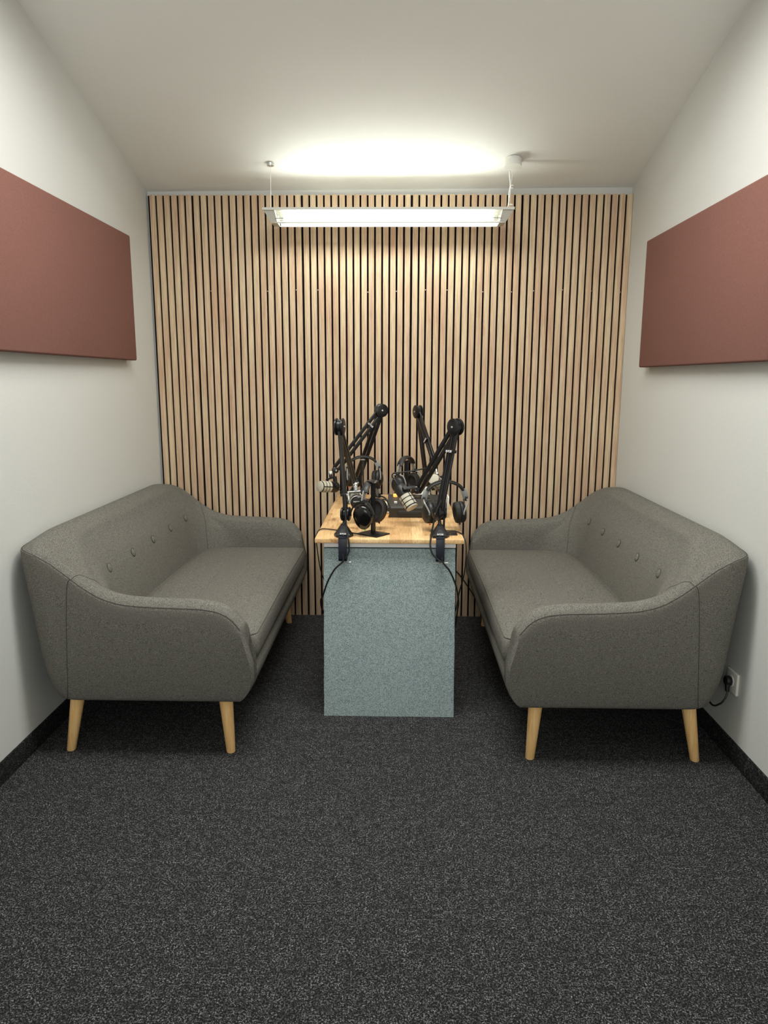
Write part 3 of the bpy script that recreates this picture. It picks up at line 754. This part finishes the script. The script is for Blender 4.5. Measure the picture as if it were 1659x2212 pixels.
part('body', MB().box((cx + .006, cy, zz + .008), (.026, .030, .016), bev=.002), M_CREAM, r2)
part('end', MB().box((cx - .012, cy, zz + .008), (.010, .026, .015), bev=.003), M_PINK, r2)
pts = []
for k in range(46):
    a_ = k * .62; rr = .020 + .006 * math.sin(k * 1.3); pts.append((-.066 + rr * math.cos(a_), 3.305 + 1.5 * rr * math.sin(a_), TZ + .006 + .0012 * k))
single('cable_coil', MB().tube(catmull(pts, 3), .0026, 7), M_RUB, 'tangled coil of thin black cable behind the notebook pile', 'cable', (-.066, 3.305, TZ))
# spotted white notebook right of the front right arm joint
r2 = thing('spotted_notebook', 'white spotted notebook leaning against the right side of the mixer', 'notebook', (.228, 3.27, TZ))
part('cover', MB().box((.2265, 3.27, TZ + .043), (.005, .085, .085), Matrix.Rotation(.1, 3, 'Y'), bev=.001), M_PAPER, r2)

# ------------------------------------------------------------------ cables
def cable(label, pts, rad=.003, k=7):
    p = catmull(pts, k); return single('cable', MB().tube(p, rad, 8), M_RUB, label, 'cable', tuple(pts[0]))
cable('black microphone cable drooping left from the front left clamp to behind the felt board', [(-.213, 2.712, .700), (-.213, 2.708, .672), (-.245, 2.712, .640), (-.275, 2.722, .585), (-.297, 2.742, .52), (-.309, 2.775, .49), (-.3035, 2.80, .44), (-.27, 2.83, .36)], .0034)
cable('black microphone cable drooping right from the front right clamp to behind the felt board', [(.170, 2.712, .690), (.178, 2.708, .668), (.205, 2.712, .632), (.230, 2.724, .570), (.243, 2.75, .50), (.243, 2.79, .45), (.236, 2.81, .38), (.20, 2.84, .30)], .0034)
cable('thin black headphone cable crossing the desktop to the left edge and hanging down', [(-.105, 2.785, TZ + .004), (-.16, 2.815, TZ + .0035), (-.24, 2.875, TZ + .0035), (-.29, 2.90, TZ + .004), (-.322, 2.885, TZ + .004), (-.334, 2.86, .735), (-.328, 2.85, .68), (-.318, 2.86, .60), (-.30, 2.87, .54), (-.27, 2.90, .45)], .0022)
cable('thin black headphone cable looping off the right edge of the desk', [(.180, 2.80, TZ + .004), (.20, 2.835, TZ + .004), (.225, 2.865, TZ + .004), (.252, 2.84, TZ + .004), (.268, 2.80, .742), (.273, 2.79, .69), (.268, 2.80, .60), (.252, 2.82, .52), (.238, 2.84, .43), (.20, 2.86, .36)], .0026)
cable('black cable hanging in a loop from the front right boom arm to its clamp', [(.170, 2.772, .905), (.150, 2.762, .86), (.136, 2.752, .80), (.128, 2.735, .755), (.127, 2.722, .73), (.134, 2.716, .705), (.152, 2.712, .685), (.170, 2.708, .672)], .0034)
cable('black cable running down the front left boom arm past its clamp', [(-.228, 2.812, 1.05), (-.214, 2.790, .95), (-.207, 2.772, .88), (-.203, 2.752, .82), (-.196, 2.728, .775), (-.190, 2.716, .745), (-.190, 2.713, .71), (-.202, 2.712, .685)], .0034)
r = thing('microphone_cable', 'black cable with plug arching from the largest microphone to its boom arm', 'cable', (.0, 2.99, .93))
part('plug', MB().cyl((.005, 3.0, .925), (-.020, 3.0, .958), .0085, .0065), M_RUB, r)
part('plug_tip', MB().cyl((.010, 3.0, .918), (.004, 3.0, .926), .0075), M_SILV, r)
part('cord', MB().tube(catmull([(-.018, 3.0, .955), (-.026, 3.0, .970), (-.016, 3.0, .982), (.02, 3.0, .985), (.07, 3.0, .993), (.115, 2.98, 1.005)], 6), .0028, 8), M_RUB, r)
cable('thin black wall cable running from behind the desk into the right sofa', [(.20, 4.02, .33), (.27, 4.035, .318), (.31, 4.04, .300), (.36, 4.04, .255), (.42, 4.035, .17), (.50, 4.03, .05), (.58, 4.02, .006)], .0028)
cable('black cord hanging from the back left microphone to the desk', [(-.305, 3.60, .825), (-.285, 3.61, .80), (-.262, 3.62, .775), (-.25, 3.63, TZ + .004), (-.20, 3.66, TZ + .004)], .0026)

# repeats of one kind share a group phrase
GROUPS = {'slat_wall_panel': 'oak slat panels on the back wall', 'acoustic_panel': 'brick red acoustic panels on the side walls', 'sofa': 'grey sofas facing each other',
          'microphone_boom_arm': 'boom arms clamped to the desk', 'microphone': 'podcast microphones on the boom arms', 'headphones': 'headphones on the desk stands',
          'headphone_stand': 'headphone stands on the desk', 'wooden_coaster': 'wooden coasters in the small pile', 'notebook': 'black and white notebooks in the small pile',
          'cable': 'black cables around the desk'}
for o in S.objects:
    if o.parent is None and 'label' in o.keys():
        g = GROUPS.get(o.name.split('.')[0])
        if g: o['group'] = g
